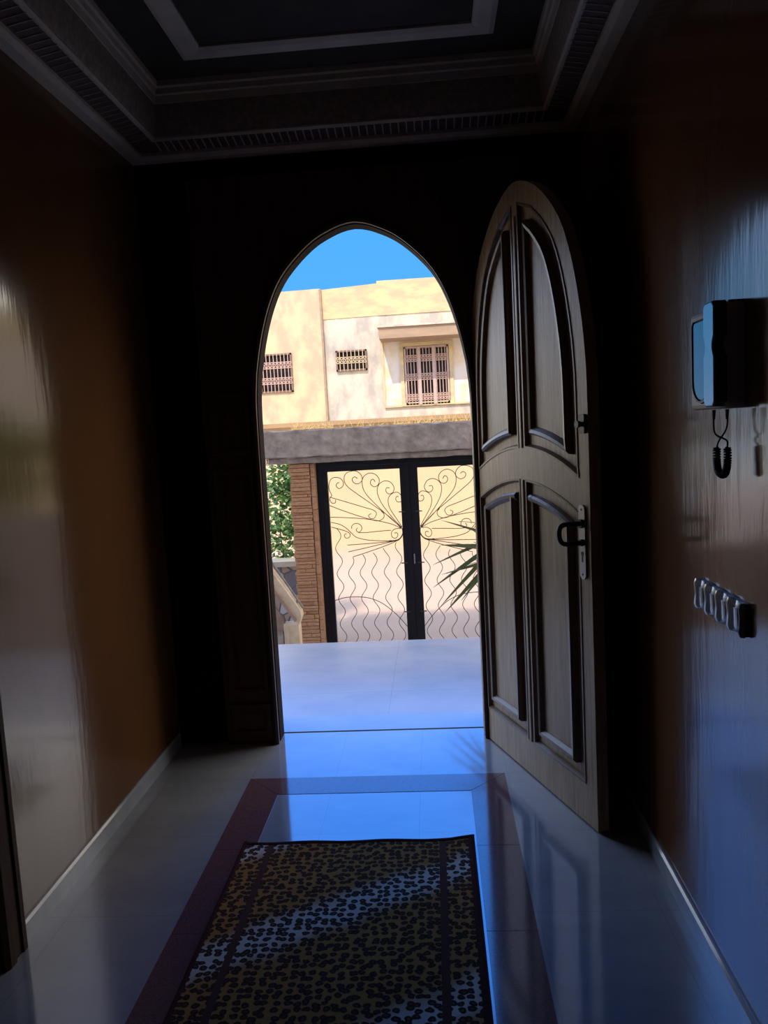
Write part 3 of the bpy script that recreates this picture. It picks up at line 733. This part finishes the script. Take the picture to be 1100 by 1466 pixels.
# concrete lintel
li = MB()
bm = bmesh.new()
def rough_box(x0, x1, y0, y1, z0, z1, nx, ny, nz, amp, seed):
    b = bmesh.new(); bmesh.ops.create_cube(b, size=1)
    for v in b.verts: v.co = Vector(((x0+x1)/2+v.co.x*(x1-x0), (y0+y1)/2+v.co.y*(y1-y0), (z0+z1)/2+v.co.z*(z1-z0)))
    bmesh.ops.bevel(b, geom=b.edges[:], offset=.012, segments=1, affect='EDGES')
    bmesh.ops.bisect_plane(b, geom=b.verts[:]+b.edges[:]+b.faces[:], plane_co=(0,(y0+y1)/2,0), plane_no=(0,1,0))
    for i in range(1, nx): bmesh.ops.bisect_plane(b, geom=b.verts[:]+b.edges[:]+b.faces[:], plane_co=(x0+(x1-x0)*i/nx,0,0), plane_no=(1,0,0))
    for i in range(1, nz): bmesh.ops.bisect_plane(b, geom=b.verts[:]+b.edges[:]+b.faces[:], plane_co=(0,0,z0+(z1-z0)*i/nz), plane_no=(0,0,1))
    r = random.Random(seed)
    for v in b.verts: v.co += Vector((r.uniform(-amp,amp), r.uniform(-amp,amp), r.uniform(-amp,amp)))
    return b
bm.free()
li.frombm(rough_box(-1.905, 1.33, 8.50, 9.10, 1.245, 1.548, 40, 1, 5, .007, 2))
lin = obj('lintel', li, M['concrete'], loc=(-.286, 8.8, 1.18))
tag(lin, 'weathered grey concrete lintel beam spanning above the black gate', 'lintel')
l2 = MB(); l2.frombm(rough_box(-1.86, 1.29, 8.56, 9.04, 1.176, 1.25, 30, 1, 2, .005, 3)); obj('lower_course', l2, M['concrete'], lin)

def pillar(x0, x1, label):
    y0, y1 = 8.62, 9.0
    root = thing('gate_pillar', label, 'pillar', ((x0+x1)/2, 8.8, -1.2), 'pillars of the gate')
    c = MB(); c.box(x0+.03, x1-.03, y0+.03, y1-.03, -1.2, 1.176); obj('core', c, M['mortar'], root)
    s = MB(); z = -1.2; r = random.Random(int(x0*100))
    while z < 1.15:
        h = min(r.uniform(.028,.052), 1.172-z)
        if h < .01: break
        o = r.uniform(-.012,.012); x = x0+o
        xe = x1-.05+r.uniform(-.004,.004)
        n_ = r.choice((1,1,1,2)); cuts = sorted([x] + [x0+(x1-x0)*r.uniform(.25,.7) for _ in range(n_-1)] + [xe])
        for i in range(len(cuts)-1):
            if cuts[i+1]-cuts[i] < .03: continue
            dy = r.uniform(-.014,.01)
            s.box(cuts[i], cuts[i+1]-.003, y0+dy, y1, z, z+h-.005, .004)
        z += h
    obj('stone_cladding', s, M['brick'], root)
    e = MB(); z = -1.2
    while z < 1.15:
        h = min(r.uniform(.10,.22), 1.172-z); e.box(x1-.045, x1, y0+.012+r.uniform(-.004,.004), y1, z, z+h-.004, .003); z += h
        if 1.172-z < .02: break
    obj('edge_stones', e, M['brick'], root)
pillar(-1.630, -1.347, 'orange-brown ledgestone pillar at the left side of the black gate')
pillar(.775, 1.058, 'orange-brown ledgestone pillar hidden behind the open door leaf')

# dry grass on the lintel
gr = MB(); r = random.Random(11)
for i in range(330):
    seg = r.random()
    x = r.uniform(-1.62,-1.15) if seg < .5 else (r.uniform(-.45,.5) if seg < .92 else r.uniform(-1.1,-.5))
    y = r.uniform(8.86,9.06); h = r.uniform(.02,.11) * (1.15 if x > -.5 else 1)
    dx, dy = r.uniform(-.07,.07), r.uniform(-.03,.03)
    gr.tube([(x,y,1.558),(x+dx*.4,y+dy*.4,1.54+h*.6),(x+dx,y+dy,1.54+h)], lambda t: .0032*(1-.7*t), 4, cap=False)
tag(obj('dry_grass', gr, M['grass'], loc=(-.6,8.96,1.548)), 'sunlit dry yellow grass tufts growing along the top of the concrete lintel', 'grass', kind='stuff')

# ------------------------------------------------------------------ left garden corner
fs = MB(); fs.box(-3.6, -1.40, 9.55, 9.80, -1.2, -.16); flw = obj('garden_wall', fs, M['flag'], loc=(-2.5,9.67,-1.2))
tag(flw, 'low flagstone-clad garden wall beyond the stair, left of the gate pillar', 'wall')
cp = MB(); cp.box(-3.62, -1.78, 9.52, 9.83, -.16, -.09, .006); obj('coping', cp, M['b_white'], flw)
bs = thing('stair_balustrade', 'ochre plaster stair balustrade sloping down beside the gate pillar', 'balustrade', (-1.51,7.6,-1.2))
bb = MB(); by0, by1 = 7.53, 7.67
bb.prism([[(-2.06,.745),(-1.43,-.225),(-1.408,-.265),(-1.398,-.33),(-1.425,-.405),(-1.44,-.405),(-2.10,.60)]], (0,by1,0), X, Z, Y, -.14, 0)
obj('sloping_rail', bb, M['balus'], bs)
bb = MB(); bb.prism([[(-2.08,.645),(-1.44,-.355),(-1.465,-.375),(-2.08,.585)]], (0,by1,0), X, Z, Y, -.16, -.13); obj('groove', bb, M['balus_in'], bs)
bb = MB(); bb.box(-1.588,-1.428, by0, by1, -1.2, -.40, .012); bb.box(-1.56,-1.535, by0-.008, by1, -1.2, -.43); po_ = obj('post', bb, M['balus'], bs)
bb = MB(); bb.prism([[(-2.4,-1.2),(-1.588,-1.2),(-1.588,-.36),(-2.08,.42),(-2.4,.9)]], (0,by1,0), X, Z, Y, -.09, -.05); obj('infill', bb, M['balus_in'], bs)
bb = MB(); bb.box(-2.3,-1.60, by0+.02, by0+.06, -1.2, -.50); bb.box(-2.3,-1.60, by0+.015, by0+.06, -.50, -.485); obj('kick_panel', bb, M['concrete'], bs)
bb = MB(); hy = 7.60
bb.tube([(-2.1,hy,.936),(-1.72,hy,.302),(-1.389,hy,-.251)], .012, 8)
for t in (.15,.55,.92):
    px_, pz_ = -2.1+.711*t, .936-1.187*t
    bb.tube([(px_,hy,pz_),(px_,hy,pz_-.16)], .007, 6)
obj('handrail', bb, M['rail'], bs, smooth=True)

def leaf_cloud(m, n, cx, cy, cz, rx, ry, rz_, size, rnd, shell=.35):
    for i in range(n):
        while True:
            p = Vector((rnd.uniform(-1,1), rnd.uniform(-1,1), rnd.uniform(-1,1)))
            if shell < p.length < 1: break
        p = Vector((cx+p.x*rx, cy+p.y*ry, cz+p.z*rz_))
        a = rnd.uniform(0, 2*PI); e = rnd.uniform(-.9,.7); d = Vector((math.cos(a)*math.cos(e), math.sin(a)*math.cos(e), math.sin(e)))
        s = d.cross(Vector((rnd.uniform(-1,1), rnd.uniform(-1,1), rnd.uniform(-1,1)))).normalized(); L = size*rnd.uniform(.7,1.3); w = L*.3
        nn = d.cross(s)*w*.3
        m.add([p, p+d*L*.45+s*w+nn, p+d*L, p+d*L*.45-s*w+nn], [(0,1,2),(0,2,3)])
def shrub(name, label, cat, loc, blobs, stems, leafmat, size, seed, group=None):
    root = thing(name, label, cat, loc, group); rnd = random.Random(seed)
    m = MB()
    for b in blobs: leaf_cloud(m, *b, size, rnd)
    obj('foliage', m, leafmat, root, recalc=False)
    for p in stems:
        s = MB(); s.tube(p, lambda t: .016-.01*t, 6); obj('stem', s, M['trunk'], root)
shrub('shrub', 'green leafy shrub standing above the flagstone wall, left of the gate pillar', 'shrub', (-2.0,10.0,-1.2),
      [(420,-2.05,10.3,.12,.36,.3,.34), (520,-1.95,10.3,.50,.36,.32,.4), (300,-2.05,10.3,.86,.30,.3,.3), (160,-1.85,10.3,.95,.24,.25,.2), (60,-2.05,10.3,1.15,.2,.2,.2)],
      [[(-1.95,10.3,-1.2),(-1.93,10.3,-.6),(-1.9,10.3,.2),(-1.95,10.3,.8)], [(-1.88,10.3,-1.2),(-1.8,10.28,-.4),(-1.78,10.3,.3)], [(-2.0,10.3,-1.2),(-2.1,10.3,-.2),(-2.15,10.3,.5)]], M['leaf'], .085, 5)
shrub('hedge', 'tall sunlit green hedge in the garden, seen only as a reflection in the right wall', 'hedge', (-6.0,9.0,-1.2),
      [(900,-4.2,8.8,-.1,.9,.7,1.0), (900,-5.6,8.9,.1,1.0,.7,1.2), (900,-7.2,8.8,.0,1.0,.7,1.2)], [[(x,8.9,-1.2),(x+.1,8.9,.3)] for x in (-4.2,-5.6,-7.2)], M['hedge'], .2, 6)
shrub('tree', 'leafy garden tree right of the gate, seen only as a reflection in the left wall', 'tree', (4.2,10.9,-1.2),
      [(900,4.0,10.9,1.3,1.2,.9,.9), (700,5.6,11.1,1.6,1.2,.9,1.0)], [[(4.2,10.9,-1.2),(4.2,10.9,1.2)]], M['hedge'], .2, 8)
gw = MB(); gw.box(1.06, 8, 8.75, 8.95, -1.2, .75); tag(obj('boundary_wall', gw, M['housewall'], loc=(4.5,8.85,-1.2)), 'plain boundary wall running right from the gate', kind='structure')

# ------------------------------------------------------------------ building across the street
K = 17.5/22.; BY = 17.5
def bz(z): return 1.5+(z-1.5)*K
def bx_(x): return x*K
bld = thing('neighbour_house', 'two-storey sunlit tan house with barred windows across the street', 'house', (0,BY,-1.2))
def rect(x0,x1,z0,z1): return [(x0,z0),(x1,z0),(x1,z1),(x0,z1)]
W1 = (bx_(-4.80),bx_(-3.865),bz(2.72),bz(3.81)); W2 = (bx_(-2.605),bx_(-1.73),bz(3.215),bz(3.79)); W3 = (bx_(-.672),bx_(.56),bz(2.16),bz(3.775))
xs, xm = bx_(-2.945), bx_(-1.345); zt1, zt2 = bz(5.53), bz(5.645); zl = bz(1.84)
def wall_piece(name, loop, holes, m, front=0.0, depth=.25):
    w = MB(); w.prism([loop]+holes, (0,BY,0), X, Z, Y, -front, depth); return obj(name, w, m, bld)
wall_piece('wall', [(-4.0,zl),(xs,zl),(xs,zt1),(-4.0,bz(5.50))], [rect(*W1)], M['b_pink'], .05)
wall_piece('wall', [(xs,zl),(xm,zl),(xm,bz(4.70)),(xs,bz(4.68))], [rect(*W2)], M['b_grey'])
wall_piece('parapet', [(xs,bz(4.68)),(xm,bz(4.70)),(xm,bz(5.58)),(xs,bz(5.50))], [], M['b_yel'], .012)
wall_piece('wall', [(xm,zl),(12,zl),(12,bz(4.75)),(xm,bz(4.70))], [rect(*W3)], M['b_grey'])
wall_piece('parapet', [(xm,bz(4.70)),(12,bz(4.75)),(12,zt2),(xm,zt2)], [], M['b_yel'], .02)
# plastered bay around the big window
bay = MB(); bay.prism([rect(bx_(-1.25),bx_(2.6),bz(2.16),bz(3.95)), rect(*W3)], (0,BY,0), X, Z, Y, -.03, 0); obj('plaster_bay', bay, M['b_white'], bld)
be = MB(); be.box(bx_(-1.29),bx_(-1.25),BY-.045,BY,bz(2.14),bz(3.95)); be.box(bx_(-1.29),bx_(2.6),BY-.05,BY,bz(2.12),bz(2.17)); obj('bay_border', be, M['b_yel'], bld)
ca = MB(); ca.prism([rect(bx_(-1.30),bx_(2.7),bz(3.95),bz(4.245))], (0,BY,0), X, Z, Y, -.74, 0); obj('canopy', ca, M['b_canopy'], bld)
cap = MB(); cap.box(bx_(-1.34),bx_(2.74),BY-.78,BY,bz(4.245),bz(4.29)); obj('canopy_cap', cap, M['b_grey'], bld)
sm_ = MB(); sm_.box(xs-.025,xs+.02,BY-.06,BY,zl,bz(5.52)); obj('wall_joint', sm_, M['b_canopy'], bld)
lg = MB(); lg.box(-4.02,12,BY-.06,BY+.3,bz(1.72),zl); obj('floor_ledge', lg, M['b_ledge'], bld)
lw = MB(); W4 = (bx_(-4.98),bx_(-4.72),bz(.72),bz(1.16)); lw.prism([rect(-4.0,12,-1.2,bz(1.72)), rect(*W4)], (0,BY,0), X, Z, Y, .28, .42); obj('ground_floor_wall', lw, M['b_ground'], bld)
bkk = MB(); bkk.box(-3.99,12,BY+.45,BY+6,-1.2,bz(5.4)); obj('house_body', bkk, M['b_ground'], bld)
def window(W, bars, rows, fm_, gm, mull=0, yoff=0.0, fw=.035):
    x0,x1,z0,z1 = W; yb = BY+yoff
    f = MB()
    for a in (rect(x0,x0+fw,z0,z1), rect(x1-fw,x1,z0,z1), rect(x0,x1,z0,z0+fw), rect(x0,x1,z1-fw,z1)):
        f.prism([a], (0,yb,0), X, Z, Y, -.06, .12)
    w = obj('window', f, fm_, bld)
    p = MB(); p.box(x0,x1,yb+.12,yb+.16,z0,z1); obj('pane', p, M['void'], w)
    g = MB(); yg = yb-.055
    n = bars
    for i in range(1, n):
        x = x0+(x1-x0)*i/n
        g.box(x-.008,x+.008,yg-.01,yg+.01,z0,z1)
    for za in rows:                                   # bands of lattice between two flats
        zz = z0+(z1-z0)*za; h = .065
        for zq in (zz-h, zz+h): g.box(x0,x1,yg-.012,yg+.008,zq-.009,zq+.009)
        for i in range(n):
            xa, xb = x0+(x1-x0)*i/n, x0+(x1-x0)*(i+1)/n
            for s in (1,-1):
                a, b = (xa,zz-h*s), (xb,zz+h*s); ux, uz = b[0]-a[0], b[1]-a[1]; L = math.hypot(ux,uz); nx_, nz_ = -uz/L*.008, ux/L*.008
                g.prism([[(a[0]+nx_,a[1]+nz_),(b[0]+nx_,b[1]+nz_),(b[0]-nx_,b[1]-nz_),(a[0]-nx_,a[1]-nz_)]], (0,yg,0), X, Z, Y, -.012, .008)
    obj('grille', g, gm, w)
    if mull:
        m = MB()
        for i in range(1, mull):
            x = x0+(x1-x0)*i/mull; m.box(x-.035,x+.035,yg-.02,yb+.12,z0,z1)
        obj('mullion', m, M['w_white'], w)
    return w
window(W1, 9, (.30,.70), M['w_frame'], M['grille'], yoff=-.03)
window(W2, 8, (.52,), M['w_frame'], M['grille_yel'])
window(W3, 14, (.13,.48,.80), M['w_white'], M['grille'], mull=3)
window(W4, 5, (.5,), M['w_frame'], M['grille'], yoff=.29)
sf = MB(); sf.rings([[(p[0], BY-d, p[1]) for p in inset(rect(W3[0]-.10,W3[1]+.10,W3[2]-.02,W3[3]+.10), i)] for i, d in ((0,.02),(0,.06),(.08,.06),(.09,.02))]); obj('window_surround', sf, M['b_yel'], bld)

# ------------------------------------------------------------------ light
w = bpy.data.worlds.new('sky'); scn.world = w; w.use_nodes = True; nt = w.node_tree; nd = nt.nodes; ln = nt.links
bg = nd['Background']; tc = nd.new('ShaderNodeTexCoord'); sp = nd.new('ShaderNodeSeparateXYZ')
ln.new(tc.outputs['Generated'], sp.inputs[0])
def wmath(op, a, c=None, cl=False):
    n = nd.new('ShaderNodeMath'); n.operation = op; n.use_clamp = cl
    for i, x in enumerate((a, c)):
        if x is None: continue
        if isinstance(x, (int, float)): n.inputs[i].default_value = x
        else: ln.new(x, n.inputs[i])
    return n.outputs[0]
def wramp(f, stops):
    r = nd.new('ShaderNodeValToRGB'); e = r.color_ramp.elements
    e[0].position, e[0].color = stops[0][0], (*stops[0][1], 1); e[1].position, e[1].color = stops[-1][0], (*stops[-1][1], 1)
    for p, c in stops[1:-1]:
        q = e.new(p); q.color = (*c, 1)
    ln.new(f, r.inputs['Fac']); return r.outputs['Color']
def wmix(f, a, b):
    n = nd.new('ShaderNodeMix'); n.data_type = 'RGBA'; ln.new(f, n.inputs['Factor']); ln.new(a, n.inputs['A']); ln.new(b, n.inputs['B']); return n.outputs['Result']
def wstep(f, lo, hi):
    r = nd.new('ShaderNodeMapRange'); r.interpolation_type = 'SMOOTHSTEP'; r.inputs['From Min'].default_value = lo; r.inputs['From Max'].default_value = hi
    ln.new(f, r.inputs['Value']); return r.outputs[0]
dx, dy, dz = sp.outputs
hor = wmath('SQRT', wmath('ADD', wmath('MULTIPLY', dx, dx), wmath('MULTIPLY', dy, dy)))
az = wmath('DIVIDE', dx, wmath('MAXIMUM', hor, .001))                 # -1 west .. 1 east of the street axis
SKY = dict(gain=4.0,
    clear=[(0,(.06,.14,.25)),(.12,(.026,.118,.25)),(.25,(.022,.112,.28)),(.37,(.045,.24,.90)),(.6,(.05,.25,.92)),(1,(.06,.22,.6))],
    west=[(0,(.80,.68,.52)),(.05,(.80,.75,.68)),(.11,(.62,.76,1.0)),(.32,(.62,.80,1.2)),(.5,(.36,.48,.78)),(1,(.2,.32,.6))],
    east=[(0,(.60,.54,.45)),(.08,(1.1,1.03,.92)),(.34,(1.15,1.09,1.0)),(.5,(.5,.48,.46)),(1,(.28,.33,.44))])
clear = wramp(dz, SKY['clear'])
west = wramp(dz, SKY['west'])
east = wramp(dz, SKY['east'])
nz = nd.new('ShaderNodeTexNoise'); nz.inputs['Scale'].default_value = 3.2; nz.inputs['Detail'].default_value = 5; ln.new(tc.outputs['Generated'], nz.inputs['Vector'])
wob = wmath('MULTIPLY', wmath('SUBTRACT', nz.outputs['Fac'], .5), .25)
azw = wmath('ADD', az, wob)
fw = wstep(wmath('MULTIPLY', azw, -1.0), .30, .55)
fe = wstep(azw, .22, .50)
back = wstep(wmath('MULTIPLY', dy, -1.0), -.15, .35)
col = wmix(fe, wmix(fw, clear, west), east)
ln.new(col, bg.inputs['Color']); bg.inputs['Strength'].default_value = SKY['gain']
sun = bpy.data.lights.new('sun', 'SUN'); sun.energy = 5.3; sun.angle = math.radians(.53); sun.color = (1,.91,.78)
so = bpy.data.objects.new('sun', sun); COL.objects.link(so)
sd = Vector((.29, 1, -1.3)).normalized(); so.rotation_euler = sd.to_track_quat('-Z', 'Y').to_euler()

# ------------------------------------------------------------------ camera
cam = bpy.data.cameras.new('camera'); co = bpy.data.objects.new('camera', cam); COL.objects.link(co)
R = ((0.99669,-0.0465,-0.06673),(0.06133,-0.10913,0.99213),(-0.05342,-0.99294,-0.10592))
mw = Matrix(((R[0][0],-R[0][1],-R[0][2],0),(R[1][0],-R[1][1],-R[1][2],0),(R[2][0],-R[2][1],-R[2][2],1.5),(0,0,0,1)))
co.matrix_world = mw
cam.sensor_fit = 'VERTICAL'; cam.sensor_height = 36; cam.lens = 1100/1466*36; cam.clip_start = .05; cam.clip_end = 200
scn.camera = co
scn.view_settings.view_transform = 'Standard'; scn.view_settings.look = 'None'; scn.view_settings.gamma = 1; scn.view_settings.exposure = 0
scn.view_settings.use_curve_mapping = False
scn.cycles.use_denoising = True
scn.cycles.max_bounces = 10; scn.cycles.diffuse_bounces = 6; scn.cycles.glossy_bounces = 6; scn.cycles.transmission_bounces = 8
scn.cycles.sample_clamp_indirect = 6
for m in bpy.data.materials:
    if '_' in m: del m['_']
